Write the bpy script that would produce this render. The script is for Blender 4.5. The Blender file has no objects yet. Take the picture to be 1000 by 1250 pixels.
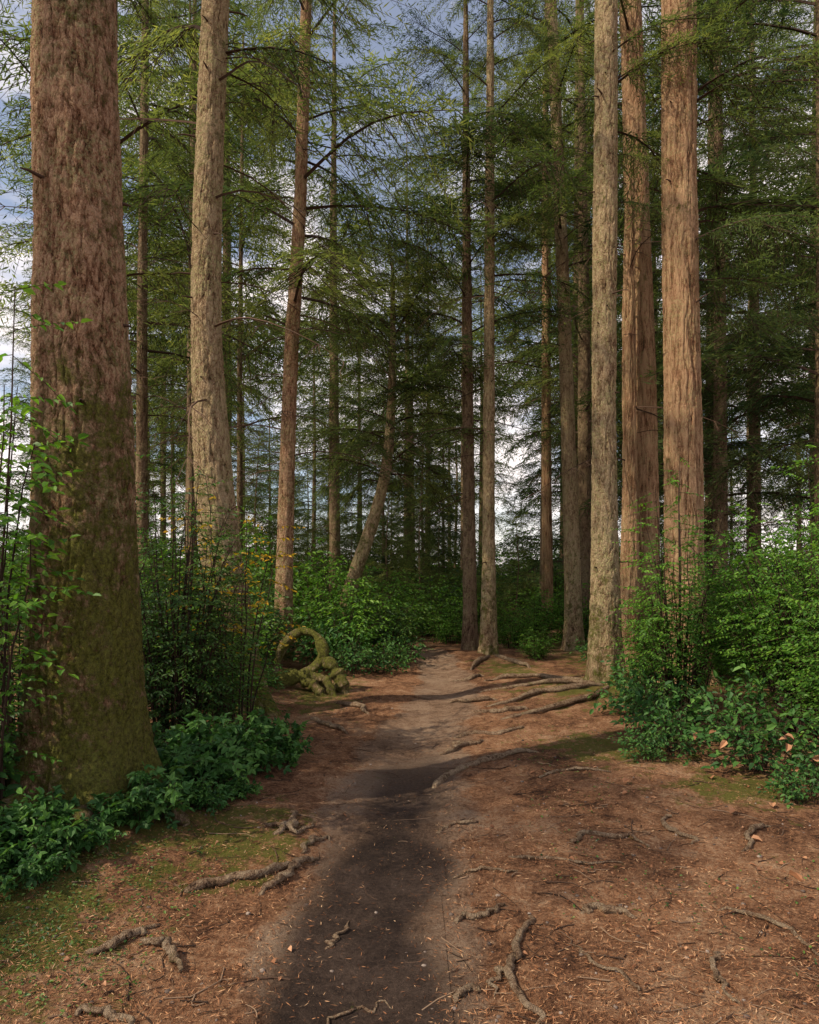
import bpy, math, random
import numpy as np
R = np.random.RandomState(7)
random.seed(7)
scene = bpy.context.scene
COL = scene.collection

# ---------------------------------------------------------------- noise
def vnoise(x, y, z, seed=0):
    x, y, z = np.broadcast_arrays(np.asarray(x, float), np.asarray(y, float), np.asarray(z, float))
    xi = np.floor(x).astype(np.int64); yi = np.floor(y).astype(np.int64); zi = np.floor(z).astype(np.int64)
    fx = x - xi; fy = y - yi; fz = z - zi
    fx = fx*fx*(3-2*fx); fy = fy*fy*(3-2*fy); fz = fz*fz*(3-2*fz)
    M = 0xffffffff
    def h(a, b, c):
        v = (a*374761393 + b*668265263 + c*1440662683 + seed*974634777) & M
        v = ((v ^ (v >> 13))*1274126177) & M
        v = ((v ^ (v >> 15))*2246822519) & M
        return ((v ^ (v >> 16)) & M)/4294967296.0
    def l(a, b, t): return a + (b-a)*t
    x00 = l(h(xi, yi, zi), h(xi+1, yi, zi), fx); x10 = l(h(xi, yi+1, zi), h(xi+1, yi+1, zi), fx)
    x01 = l(h(xi, yi, zi+1), h(xi+1, yi, zi+1), fx); x11 = l(h(xi, yi+1, zi+1), h(xi+1, yi+1, zi+1), fx)
    return l(l(x00, x10, fy), l(x01, x11, fy), fz)
def fbm(x, y, z=0.0, o=4, seed=0):
    s = 0; a = 0.5; t = 0
    for i in range(o):
        s = s + a*vnoise(np.asarray(x)*2**i, np.asarray(y)*2**i, np.asarray(z)*2**i, seed+i*17); t += a; a *= 0.5
    return s/t
def sstep(a, b, x):
    t = np.clip((x-a)/(b-a), 0, 1); return t*t*(3-2*t)

# ---------------------------------------------------------------- terrain
PY = np.array([-60, -5, 1, 2.4, 3.3, 4.4, 6.7, 8.9, 11, 13, 16, 20, 26, 40, 300.])
PX = np.array([-2, -.5, -.25, -.20, -.18, -.08, .06, .48, .60, .42, -.3, -1.6, -4, -9, -40.])
PW = np.array([.5, .45, .38, .38, .38, .38, .42, .38, .34, .32, .32, .34, .34, .34, .34])
def path_d(x, y):
    return np.abs(x - np.interp(y, PY, PX))/np.interp(y, PY, PW)
def gh(x, y):
    x = np.asarray(x, float); y = np.asarray(y, float)
    z = 0.22*(fbm(x*.3, y*.3, 0, 2, 3)-.5)*sstep(2, 6, np.hypot(x, y-2))
    d = path_d(x, y)
    z = z - 0.06*np.exp(-(d/1.15)**2)
    z = z + 0.22*sstep(1.0, 3.2, -x)*sstep(2, 5, y) + 0.16*np.exp(-((x-2.9)**2+(y-9.4)**2)/3.0)
    z = z + 0.10*np.exp(-((x+2.1)**2+(y-4.5)**2)/0.8)
    z = z + (0.05*(fbm(x*2.2, y*2.2, 0, 3, 5)-.5) + 0.045*(fbm(x*8, y*8, 0, 4, 9)-.5))*(0.35+0.65*sstep(.6, 1.3, d))
    return z

# ---------------------------------------------------------------- mesh builder
class MB:
    def __init__(s): s.V = []; s.F = []; s.M = []; s.A = []; s.n = 0; s.S = []
    def add(s, V, F, mat=0, rnd=0.5, smooth=False):
        V = np.asarray(V, float).reshape(-1, 3); F = np.asarray(F, np.int64).reshape(-1, 4)
        s.V.append(V); s.F.append(F+s.n); s.M.append(np.full(len(F), mat, np.int32)); s.S.append(np.full(len(F), smooth, bool))
        s.A.append(np.broadcast_to(np.asarray(rnd, float), (len(V),)).copy()); s.n += len(V)
    def mesh(s, name, mats, extra=None):
        V = np.concatenate(s.V); F = np.concatenate(s.F); A = np.concatenate(s.A)
        me = bpy.data.meshes.new(name)
        me.vertices.add(len(V)); me.vertices.foreach_set('co', V.astype(np.float32).ravel())
        me.loops.add(len(F)*4); me.loops.foreach_set('vertex_index', F.astype(np.int32).ravel())
        me.polygons.add(len(F)); me.polygons.foreach_set('loop_start', np.arange(0, len(F)*4, 4, dtype=np.int32))
        for m in mats: me.materials.append(m)
        me.polygons.foreach_set('material_index', np.concatenate(s.M))
        me.polygons.foreach_set('use_smooth', np.concatenate(s.S))
        a = me.attributes.new('rnd', 'FLOAT', 'POINT'); a.data.foreach_set('value', A.astype(np.float32))
        if extra:
            for k, v in extra.items():
                a = me.attributes.new(k, 'FLOAT', 'POINT'); a.data.foreach_set('value', np.asarray(v, np.float32).ravel())
        me.update(calc_edges=True)
        return me
def obj(name, me, loc=(0, 0, 0), parent=None, rot=0, sc=(1, 1, 1)):
    o = bpy.data.objects.new(name, me); o.location = loc; o.rotation_euler = (0, 0, rot); o.scale = sc
    if parent: o.parent = parent
    COL.objects.link(o); return o
def nrm(v): return v/np.maximum(np.linalg.norm(v, axis=-1, keepdims=True), 1e-9)
def tube(mb, P, rad, sides=5, mat=0, rnd=.5, wob=0, seed=0):
    P = np.asarray(P, float); k = len(P); rad = np.broadcast_to(np.asarray(rad, float), (k,))
    T = nrm(np.gradient(P, axis=0)); m = T.mean(0)
    ref = np.array([0, 0, 1.]) if abs(m[2]) < .75*np.linalg.norm(m)+1e-6 else np.array([1., 0, 0])
    a = nrm(np.cross(T, ref)); b = np.cross(T, a)
    th = np.arange(sides)*2*math.pi/sides
    rr = rad[:, None]*np.ones((1, sides))
    if wob: rr = rr*(1+wob*(vnoise(np.cos(th)[None, :]*1.8+seed, np.sin(th)[None, :]*1.8, np.arange(k)[:, None]*.12, seed)-.5)*2)
    V = P[:, None, :] + rr[..., None]*(a[:, None, :]*np.cos(th)[None, :, None] + b[:, None, :]*np.sin(th)[None, :, None])
    i = np.arange(k-1)[:, None]*sides; j = np.arange(sides)[None, :]; j2 = (j+1) % sides
    F = np.stack([i+j, i+j2, i+sides+j2, i+sides+j], -1)
    mb.add(V, F, mat, rnd, True)
def leaves(mb, P, D, N, L, W, mat, rnd, fold=.18, droop=.12):
    P = np.asarray(P, float); n = len(P); D = nrm(D); S = nrm(np.cross(D, N)); N = np.cross(S, D)
    L = np.broadcast_to(L, (n,))[:, None]; W = np.broadcast_to(W, (n,))[:, None]
    V = np.stack([P, P+D*.22*L+S*.42*W+N*fold*W, P+D*.62*L+S*.36*W+N*(fold*W-droop*.3*L), P+D*L-N*droop*L,
                  P+D*.62*L-S*.36*W+N*(fold*W-droop*.3*L), P+D*.22*L-S*.42*W+N*fold*W], 1)
    b = np.arange(n)[:, None]*6
    F = np.concatenate([b+np.array([[0, 1, 2, 3]]), b+np.array([[0, 3, 4, 5]])])
    mb.add(V, F, mat, np.repeat(np.broadcast_to(rnd, (n,)), 6))
def needles_geo(P, D, N, L, W):
    D = nrm(D); S = nrm(np.cross(D, N)); n = len(P)
    L = np.broadcast_to(L, (n,))[:, None]; W = np.broadcast_to(W, (n,))[:, None]
    V = np.stack([P, P+D*.4*L+S*W*.5, P+D*L, P+D*.4*L-S*W*.5], 1)
    return V.reshape(-1, 3), np.arange(n*4).reshape(-1, 4)

# ---------------------------------------------------------------- materials
def newmat(name):
    m = bpy.data.materials.new(name); m.use_nodes = True; nt = m.node_tree; nt.nodes.clear()
    out = nt.nodes.new('ShaderNodeOutputMaterial'); return m, nt, out
class NT:
    def __init__(s, nt): s.t = nt; s.L = nt.links.new
    def n(s, typ, **kw):
        nd = s.t.nodes.new(typ)
        for k, v in kw.items(): setattr(nd, k, v)
        return nd
    def inp(s, nd, i, v):
        if isinstance(v, bpy.types.NodeSocket): s.L(v, nd.inputs[i])
        else: nd.inputs[i].default_value = v
    def attr(s, name): return s.n('ShaderNodeAttribute', attribute_name=name).outputs['Fac']
    def coord(s, kind='Object'): return s.n('ShaderNodeTexCoord').outputs[kind]
    def mapping(s, v, sc):
        m = s.n('ShaderNodeMapping'); s.L(v, m.inputs[0]); m.inputs['Scale'].default_value = sc; return m.outputs[0]
    def noise(s, v, scale, det=4, rough=.55, dist=0, out='Fac'):
        m = s.n('ShaderNodeTexNoise'); s.L(v, m.inputs['Vector']); m.inputs['Scale'].default_value = scale
        m.inputs['Detail'].default_value = det; m.inputs['Roughness'].default_value = rough; m.inputs['Distortion'].default_value = dist
        return m.outputs[out]
    def vor(s, v, scale, feature='F1', out='Distance'):
        m = s.n('ShaderNodeTexVoronoi', feature=feature); s.L(v, m.inputs['Vector']); m.inputs['Scale'].default_value = scale
        return m.outputs[out]
    def ramp(s, f, stops):
        r = s.n('ShaderNodeValToRGB'); s.L(f, r.inputs[0]); e = r.color_ramp.elements
        while len(e) < len(stops): e.new(.5)
        for i, (p, c) in enumerate(stops):
            e[i].position = p; e[i].color = (c, c, c, 1) if not hasattr(c, '__len__') else (*c, 1)
        return r.outputs[0]
    def mix(s, f, a, b, mode='MIX'):
        m = s.n('ShaderNodeMix', data_type='RGBA', blend_type=mode)
        s.inp(m, 0, f)
        for i, v in ((6, a), (7, b)):
            if isinstance(v, bpy.types.NodeSocket): s.L(v, m.inputs[i])
            else: m.inputs[i].default_value = (*v, 1)
        return m.outputs[2]
    def math(s, op, a, b=0.0, clamp=False):
        m = s.n('ShaderNodeMath', operation=op, use_clamp=clamp); s.inp(m, 0, a); s.inp(m, 1, b); return m.outputs[0]
    def bump(s, h, st, dist, nrmin=None):
        b = s.n('ShaderNodeBump'); s.L(h, b.inputs['Height']); b.inputs['Strength'].default_value = st
        b.inputs['Distance'].default_value = dist
        if nrmin is not None: s.L(nrmin, b.inputs['Normal'])
        return b.outputs[0]
    def principled(s, col, rough, normal=None, spec=.3):
        p = s.n('ShaderNodeBsdfPrincipled'); s.inp(p, 'Base Color', col if isinstance(col, bpy.types.NodeSocket) else (*col, 1))
        s.inp(p, 'Roughness', rough); p.inputs['Specular IOR Level'].default_value = spec
        if normal is not None: s.L(normal, p.inputs['Normal'])
        return p.outputs[0]

def leaf_mat(name, stops, trans=.35, rough=.5, spec=.35, tint=(1.25, 1.3, .6), simple=False):
    m, nt, out = newmat(name); T = NT(nt)
    f = T.attr('rnd')
    c = T.ramp(f, stops)
    if simple:
        p = T.n('ShaderNodeBsdfDiffuse'); T.L(c, p.inputs[0]); p = p.outputs[0]
    else: p = T.principled(c, rough, spec=spec)
    tr = T.n('ShaderNodeBsdfTranslucent'); T.L(T.mix(1.0, c, tint, 'MULTIPLY'), tr.inputs[0])
    ms = T.n('ShaderNodeMixShader'); ms.inputs[0].default_value = trans
    T.L(p, ms.inputs[1]); T.L(tr.outputs[0], ms.inputs[2]); T.L(ms.outputs[0], out.inputs[0]); return m

M_needle = leaf_mat('conifer_needles', [(0, (.032, .058, .024)), (.4, (.095, .142, .050)), (.75, (.195, .24, .080)), (1, (.31, .34, .12))], .5, simple=True, tint=(1.3, 1.25, .65))
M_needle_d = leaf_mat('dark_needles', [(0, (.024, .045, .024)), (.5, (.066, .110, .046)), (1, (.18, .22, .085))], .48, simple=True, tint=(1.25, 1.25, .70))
M_shrub = leaf_mat('shrub_leaves', [(0, (.028, .08, .012)), (.5, (.095, .23, .030)), (1, (.24, .42, .055))], .45)
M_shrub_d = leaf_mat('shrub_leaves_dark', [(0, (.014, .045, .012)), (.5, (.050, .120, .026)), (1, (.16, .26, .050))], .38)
M_salal = leaf_mat('salal_leaves', [(0, (.014, .052, .014)), (.5, (.046, .130, .028)), (1, (.13, .26, .05))], .28, rough=.55, spec=.3)
M_yellow = leaf_mat('autumn_leaves', [(0, (.12, .16, .015)), (.5, (.48, .32, .02)), (1, (.72, .36, .03))], .4)
M_deadleaf = leaf_mat('dead_leaves', [(0, (.08, .034, .017)), (.5, (.28, .12, .055)), (1, (.50, .27, .15))], .1, rough=.7, tint=(1, 1, 1))

def bark_mat(name, dark, mid, light, lichen=(.40, .37, .17), lich=.5, vs=1.0, moss=(.115, .125, .017), zs=.4, cell=34, off=.765):
    m, nt, out = newmat(name); T = NT(nt); co = T.coord()
    wn = T.n('ShaderNodeVectorMath', operation='SCALE'); T.L(T.noise(co, 11*vs, 3, .6, out='Color'), wn.inputs[0]); wn.inputs['Scale'].default_value = .055
    wa = T.n('ShaderNodeVectorMath', operation='ADD'); T.L(co, wa.inputs[0]); T.L(wn.outputs[0], wa.inputs[1]); wc = wa.outputs[0]
    vm = T.mapping(wc, (1, 1, zs))
    ed = T.math('MINIMUM', T.math('MULTIPLY', T.vor(vm, cell*vs, 'DISTANCE_TO_EDGE'), 4.0), 1.0)
    cl = T.n('ShaderNodeSeparateColor'); T.L(T.vor(vm, cell*vs, 'F1', 'Color'), cl.inputs[0]); cell_r = cl.outputs[0]
    a = T.noise(T.mapping(co, (1, 1, zs)), 24*vs, 7, .75, .6); b = T.noise(T.mapping(co, (1, 1, .6)), 110*vs, 4, .75); c = T.noise(co, 2.4, 4)
    bk = T.attr('bark')
    h = T.math('ADD', T.math('MULTIPLY', a, .85), T.math('MULTIPLY', b, .70)); h = T.math('ADD', h, T.math('MULTIPLY', bk, .34))
    h = T.math('ADD', h, T.math('SUBTRACT', T.math('MULTIPLY', c, .60), off)); h = T.math('ADD', h, T.math('MULTIPLY', cell_r, .20))
    h = T.math('ADD', h, T.math('MULTIPLY', ed, .12))
    col = T.ramp(h, [(.34, dark), (.52, mid), (.80, light)])
    lm = T.ramp(T.noise(co, 30, 6, .85), [(.48, 0), (.55, 1)])
    lm2 = T.ramp(T.noise(co, 3.1, 4, .65), [(.36, 0), (.60, lich)])
    col = T.mix(T.math('MULTIPLY', lm, lm2), col, lichen)
    mm = T.attr('moss'); mn = T.noise(co, 11, 7, .82)
    mk = T.ramp(T.math('ADD', T.math('MULTIPLY', mm, .60), T.math('MULTIPLY', T.math('SUBTRACT', T.math('ADD', T.math('MULTIPLY', mn, .65), T.math('MULTIPLY', c, .35)), .5), 3.6)), [(.26, 0), (.55, .88)])
    mc = T.mix(T.ramp(T.noise(co, 38, 6, .85), [(.34, 0), (.62, 1)]), tuple(x*.14 for x in moss), tuple(x*1.8 for x in moss))
    col = T.mix(mk, col, mc)
    hb = T.math('ADD', T.math('ADD', T.math('MULTIPLY', a, 1.1), T.math('MULTIPLY', b, .6)), T.math('MULTIPLY', mk, T.math('MULTIPLY', T.noise(co, 60, 4, .75), 1.3)))
    hb = T.math('ADD', hb, T.math('ADD', T.math('MULTIPLY', ed, .30), T.math('MULTIPLY', cell_r, .35)))
    T.L(T.principled(col, .9, T.bump(hb, 1.0, .038), .12), out.inputs[0]); return m
M_barkA = bark_mat('spruce_bark', (.026, .011, .006), (.20, .092, .048), (.48, .295, .18), lich=.70, zs=.4, cell=42)
M_barkR = bark_mat('cedar_bark', (.028, .012, .007), (.22, .105, .055), (.48, .295, .17), lich=.5, zs=.10, cell=30)
M_barkB = bark_mat('hemlock_bark', (.028, .015, .009), (.20, .118, .064), (.45, .33, .20), lich=.85, zs=.40, cell=38)
M_barkC = bark_mat('bark_far', (.020, .012, .008), (.105, .060, .037), (.23, .155, .10), lich=.4, vs=.7)
M_root = bark_mat('root_bark', (.05, .028, .018), (.24, .145, .090), (.46, .34, .23), lich=.1, vs=1.8, zs=.6)
def twig_mat():
    m, nt, out = newmat('twig_wood'); T = NT(nt)
    c = T.ramp(T.attr('rnd'), [(.1, (.026, .015, .010)), (.6, (.09, .052, .034)), (1, (.24, .16, .105))])
    T.L(T.principled(c, .85, None, .2), out.inputs[0]); return m
M_twig = twig_mat()
def litter_mat():
    m, nt, out = newmat('needle_litter'); T = NT(nt)
    c = T.ramp(T.attr('rnd'), [(0, (.06, .024, .012)), (.45, (.26, .110, .050)), (.8, (.43, .215, .105)), (1, (.58, .38, .22))])
    T.L(T.principled(c, .85, None, .2), out.inputs[0]); return m
M_litter = litter_mat()
def stone_mat():
    m, nt, out = newmat('pebble_stone'); T = NT(nt)
    c = T.ramp(T.math('ADD', T.math('MULTIPLY', T.attr('rnd'), .7), T.math('MULTIPLY', T.noise(T.coord(), 60, 3), .4)), [(.1, (.04, .028, .024)), (.6, (.13, .095, .076)), (1, (.32, .26, .22))])
    T.L(T.principled(c, .8, None, .3), out.inputs[0]); return m
M_stone = stone_mat()
def ground_mat():
    m, nt, out = newmat('forest_floor'); T = NT(nt); co = T.coord()
    n1 = T.noise(co, 1.3, 5, .6); n2 = T.noise(co, 8, 6, .78, .4); n3 = T.noise(co, 42, 6, .82); n4 = T.noise(co, 160, 3, .8)
    f = T.math('ADD', T.math('MULTIPLY', n3, .80), T.math('ADD', T.math('MULTIPLY', n2, .72), T.math('MULTIPLY', n4, .40)))
    f = T.math('ADD', f, T.math('SUBTRACT', T.math('MULTIPLY', n1, .8), .79))
    lit = T.ramp(f, [(.34, (.036, .016, .009)), (.46, (.165, .074, .036)), (.60, (.37, .185, .096)), (.78, (.56, .36, .22))])
    soil = T.ramp(f, [(.30, (.017, .010, .008)), (.52, (.054, .033, .024)), (.80, (.13, .085, .064))])
    soil2 = T.ramp(f, [(.30, (.07, .038, .024)), (.52, (.28, .172, .110)), (.80, (.48, .34, .235))])
    pm = T.math('ADD', T.attr('path'), T.math('MULTIPLY', T.math('SUBTRACT', n2, .5), 1.2))
    pk = T.ramp(pm, [(.30, 0), (.70, 1)])
    dk = T.ramp(T.math('ADD', T.attr('wet'), T.math('MULTIPLY', T.math('SUBTRACT', T.math('ADD', T.math('MULTIPLY', n2, .5), T.math('MULTIPLY', n1, .5)), .5), 1.3)), [(.15, 0), (.75, 1)])
    col = T.mix(pk, lit, T.mix(dk, soil2, soil))
    fk = T.ramp(T.vor(co, 75), [(.10, 1), (.16, 0)]); fk2 = T.ramp(T.noise(co, 14, 3), [(.5, 0), (.6, .7)])
    col = T.mix(T.math('MULTIPLY', fk, fk2), col, (.34, .21, .14))
    mk = T.ramp(T.math('ADD', T.math('MULTIPLY', T.attr('moss'), .85), T.math('MULTIPLY', T.math('SUBTRACT', T.noise(co, 5, 7, .8), .5), 2.6)), [(.34, 0), (.56, .9)])
    col = T.mix(mk, col, T.mix(T.noise(co, 90, 5, .8), (.018, .026, .004), (.24, .25, .038)))
    h = T.math('ADD', T.math('MULTIPLY', n3, .8), T.math('ADD', T.math('MULTIPLY', n2, .9), T.math('MULTIPLY', n4, .4)))
    rg = T.math('SUBTRACT', .94, T.math('MULTIPLY', T.math('MULTIPLY', pk, dk), .12))
    T.L(T.principled(col, rg, T.bump(h, 1.0, .06), .2), out.inputs[0]); return m
M_ground = ground_mat()

# ---------------------------------------------------------------- ground + path
def grow(start, step, g, end):
    out = []; v = start
    while v < end: step *= g; v += step; out.append(v)
    return np.array(out)
xs_p = grow(4.6, .035, 1.08, 300); xs = np.concatenate([-xs_p[::-1], np.arange(-4.6, 4.601, .035), xs_p])
ys = np.concatenate([(1.6-grow(0, .04, 1.16, 60))[::-1], np.arange(1.6, 8.001, .035), 8+grow(0, .035, 1.033, 300)])
GX, GY = np.meshgrid(xs, ys); GZ = gh(GX, GY)
d = path_d(GX, GY)
pathm = 1-sstep(.7, 1.6, d+1.0*(fbm(GX*2.0, GY*2.0, 0, 4, 21)-.5))
wet = (1-sstep(.2, 1.35, d+.9*(fbm(GX*2.6, GY*1.6, 0, 4, 22)-.5)))*(1-.9*sstep(5.4, 6.8, GY))*(.55+.45*(1-sstep(3.5, 6.0, GY)))
mossm = np.maximum.reduce([
    1.1*np.exp(-((GX+2.0)**2/.45+(GY-3.0)**2/.7)), 1.1*np.exp(-((GX+2.0)**2+(GY-4.3)**2)/.8), .9*np.exp(-((GX-2.7)**2+(GY-9.0)**2)/2.0),
    .8*np.exp(-((GX-1.9)**2/.8+(GY-6.2)**2/.5)), .8*np.exp(-((GX-2.5)**2/.5+(GY-5.0)**2/.3)), .8*np.exp(-((GX+1.2)**2/.3+(GY-9.5)**2/3)),
    .8*np.exp(-((GX+1.1)**2/.4+(GY-4.1)**2/.6)), .7*np.exp(-((GX-1.7)**2/.5+(GY-11.5)**2/2)),
    .55*sstep(1.6, 3.0, np.abs(GX-.3))*sstep(6, 9, GY), .5*sstep(14, 22, GY)])*sstep(.9, 1.6, d)
nx, ny = len(xs), len(ys)
I = np.arange(nx*ny).reshape(ny, nx)
Q = np.stack([I[:-1, :-1], I[:-1, 1:], I[1:, 1:], I[1:, :-1]], -1).reshape(-1, 4)
V = np.stack([GX, GY, GZ], -1).reshape(-1, 3)
mb = MB(); mb.add(V, Q, 0, .5, True)
obj('ground', mb.mesh('ground', [M_ground], {'path': pathm, 'moss': mossm, 'wet': wet}))
keep = (d.ravel()[Q] < .95).all(1) & (GY.ravel()[Q] < 60).all(1) & (GY.ravel()[Q] > -10).all(1)
Qp = Q[keep]; u, inv = np.unique(Qp, return_inverse=True)
mb = MB(); mb.add(V[u]+np.array([0, 0, .004]), inv.reshape(-1, 4), 0, .5, True)
obj('dirt_path', mb.mesh('dirt_path', [M_ground], {'path': pathm.ravel()[u], 'moss': mossm.ravel()[u], 'wet': wet.ravel()[u]}))

# ---------------------------------------------------------------- conifer branches
def branch_template(seed, nsec=30, step=.021, tl=.055, tw=.0075, start=.16):
    r = np.random.RandomState(seed); tubes = []
    t = np.linspace(0, 1, 7); ph = r.rand()*6; am = .03+.03*r.rand()
    ax = lambda t: np.stack([t*(1-.04*t), am*np.sin(t*5+ph)*t, .10*np.sin(t*2.4)-.26*t*t], -1)
    tubes.append((ax(t), .0085*(1-t)+.0012))
    P = []; Dd = []; Rn = []
    for i in range(nsec):
        for sgn in (-1, 1):
            tt = start+(1-start)*((i+r.rand()*.9)/nsec)
            if r.rand() < .15: continue
            b = ax(np.array([tt]))[0]; l = (.38*(1-tt)**.75+.07)*(.45+.9*r.rand())*min(1, .35+2.2*(tt-start+.05)); ang = math.radians(42+36*r.rand())*sgn
            dr = np.array([math.cos(ang), math.sin(ang), .08-.5*r.rand()]); k = max(3, int(l/step))
            s = np.linspace(0, 1, k); sub = b+dr*(s*l)[:, None]+np.array([0, 0, -1.])*((.3+.7*r.rand())*l*s*s)[:, None]
            if l > .14: tubes.append((sub[[0, -1]], np.array([.0022, .0008])))
            cr = r.rand()
            for sg in (-1, 1):
                a2 = ang+sg*np.radians(25+40*r.rand(k)); p = sub+r.randn(k, 3)*.007
                P.append(p); Dd.append(np.stack([np.cos(a2), np.sin(a2), -.35+1.1*(r.rand(k)-.5)], -1)*(.45+.9*r.rand(k))[:, None]); Rn.append(np.clip(.5*cr+.5*r.rand(k)+.12*(s-.5), 0, 1))
            P.append(sub[-1:]); Dd.append(dr[None]); Rn.append(np.array([cr]))
    P = np.concatenate(P); Dd = np.concatenate(Dd); Rn = np.concatenate(Rn)
    L = np.linalg.norm(Dd, axis=1)*tl; N = np.array([0, 0, 1.])+r.randn(len(P), 3)*.7
    NV, NF = needles_geo(P, Dd, N, L, tw*(.7+.6*r.rand(len(P))))
    m2 = MB()
    for p, rd in tubes: tube(m2, p, rd, 3)
    return (np.concatenate(m2.V), np.concatenate(m2.F), NV, NF, np.repeat(Rn, 4))
def bare_template(seed):
    r = np.random.RandomState(seed); m2 = MB(); t = np.linspace(0, 1, 8); ph = r.rand()*6
    ax = np.stack([t, .07*np.sin(t*6+ph)*t, .05*np.sin(t*3)-.30*t*t], -1); tube(m2, ax, .0075*(1-t)+.001, 3)
    for i in range(12):
        k = r.randint(2, 8); b = ax[min(k, 7)]; a = r.choice([-1, 1])*(.6+.6*r.rand()); l = .1+.22*r.rand(); s = np.linspace(0, 1, 4)[:, None]
        tube(m2, b+np.array([math.cos(a), math.sin(a), -.3])*s*l+np.array([0, 0, -.25*l])*s*s+r.randn(4, 3)*.008*s, [.003, .002, .0015, .0006], 3)
    return (np.concatenate(m2.V), np.concatenate(m2.F))
HI = [branch_template(100+i, 28, .0185, .047, .0072) for i in range(6)]
LO = [branch_template(200+i, 18, .030, .073, .0125) for i in range(5)]
BARE = [bare_template(300+i) for i in range(4)]

def place(Vt, base, L, az, pitch, roll):
    c, s = math.cos(pitch), math.sin(pitch); V = Vt*L
    cr, sr = math.cos(roll), math.sin(roll); y = V[:, 1]*cr-V[:, 2]*sr; z = V[:, 1]*sr+V[:, 2]*cr; x = V[:, 0]
    x, z = x*c-z*s, x*s+z*c
    ca, sa = math.cos(az), math.sin(az)
    return np.stack([x*ca-y*sa, x*sa+y*ca, z], -1)+base
def crown(mb, axis, z0, z1, n, lmax, tmpl, seed, lmin=.8, prof='round', nbare=0, zb0=None, pitch0=.05, azr=None):
    r = np.random.RandomState(seed)
    for i in range(n):
        u = (i+r.rand())/n; z = z0+(z1-z0)*u
        if prof == 'cone': L = lmin+(lmax-lmin)*(1-u)**.8
        else: L = lmin+(lmax-lmin)*math.sin(math.pi*min(1, .25+.75*u))**.8
        L *= .5+.8*r.rand(); az = i*2.39996+r.randn()*.5
        if azr is not None: az = azr[0]+(azr[1]-azr[0])*r.rand()
        t = tmpl[r.randint(len(tmpl))]; b = axis(z); pit = pitch0+.35*u+r.randn()*.16; rol = r.randn()*.35
        mb.add(place(t[0], b, L, az, pit, rol), t[1], 0, .25)
        br = r.rand()
        mb.add(place(t[2], b, L, az, pit, rol), t[3], 1, np.clip(t[4]*.6+br*.5-.05, 0, 1))
    for i in range(nbare):
        z = (zb0 if zb0 is not None else z0*.5)+(z0+1.5-(zb0 if zb0 is not None else z0*.5))*r.rand(); t = BARE[r.randint(4)]
        mb.add(place(t[0], axis(z), .5+1.6*r.rand(), r.rand()*6.28, .15*r.randn(), r.randn()*.4), t[1], 0, .2+.5*r.rand())

def trunk_mesh(name, ctrl, mat, sides=48, dz=.08, flare=.35, amp=.012, seed=0, lobes=5, moss=None, fr=5.0, zf=.75):
    """ctrl rows (z, dx, dy, r) relative to the base"""
    c = np.array(ctrl, float); ztop = c[-1, 0]; n = max(12, int((ztop+.4)/dz)); z = np.linspace(-.4, ztop, n)
    def sm(k):
        return np.interp(z, c[:, 0], c[:, k])
    dx, dy, r = sm(1), sm(2), sm(3); kk = max(1, int(.6/dz)); ker = np.ones(2*kk+1)/(2*kk+1)
    def box(a): return np.convolve(np.pad(a, kk, mode='edge'), ker, 'valid')
    dx, dy = box(dx), box(dy)
    th = np.linspace(0, 2*math.pi, sides, endpoint=False)
    TH, Z = np.meshgrid(th, z); RR = r[:, None]*np.ones_like(TH)
    zz = np.maximum(Z, -.1); e = np.exp(-zz/.38); ph = seed*1.7
    lob = .5+.5*np.cos(lobes*TH+ph+.6*np.sin(2*TH+ph))
    RR = RR*(1+flare*e*(.35+1.0*lob))
    cx, sx = np.cos(TH)*r.mean(), np.sin(TH)*r.mean()
    RR = RR*(1+.14*(fbm(cx*3+seed, sx*3, Z*1.1, 3, seed)-.5))
    w = (fbm(cx*8, sx*8, Z*4, 2, seed+5)-.5)*1.6
    n1 = fbm(cx*fr*3.6+w, sx*fr*3.6+seed*3.1, Z*fr*zf, 4, seed+1)
    rid = np.clip(np.abs(n1-.5)*9, 0, 1); n2 = fbm(cx*55, sx*55, Z*32, 3, seed+3)
    bark = np.clip(rid*.5+n2*.6, 0, 1)
    RR = RR+amp*(bark-.7)*2
    V = np.stack([dx[:, None]+RR*np.cos(TH), dy[:, None]+RR*np.sin(TH), Z], -1)
    i = np.arange(n-1)[:, None]*sides; j = np.arange(sides)[None, :]; j2 = (j+1) % sides
    F = np.stack([i+j, i+j2, i+sides+j2, i+sides+j], -1)
    mb = MB(); mb.add(V, F, 0, .5, True)
    mo = np.zeros_like(Z) if moss is None else moss(TH, Z)
    me = mb.mesh(name, [mat], {'bark': bark, 'moss': mo})
    ax = lambda q: np.array([np.interp(q, z, dx), np.interp(q, z, dy), q])
    return me, ax

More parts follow.
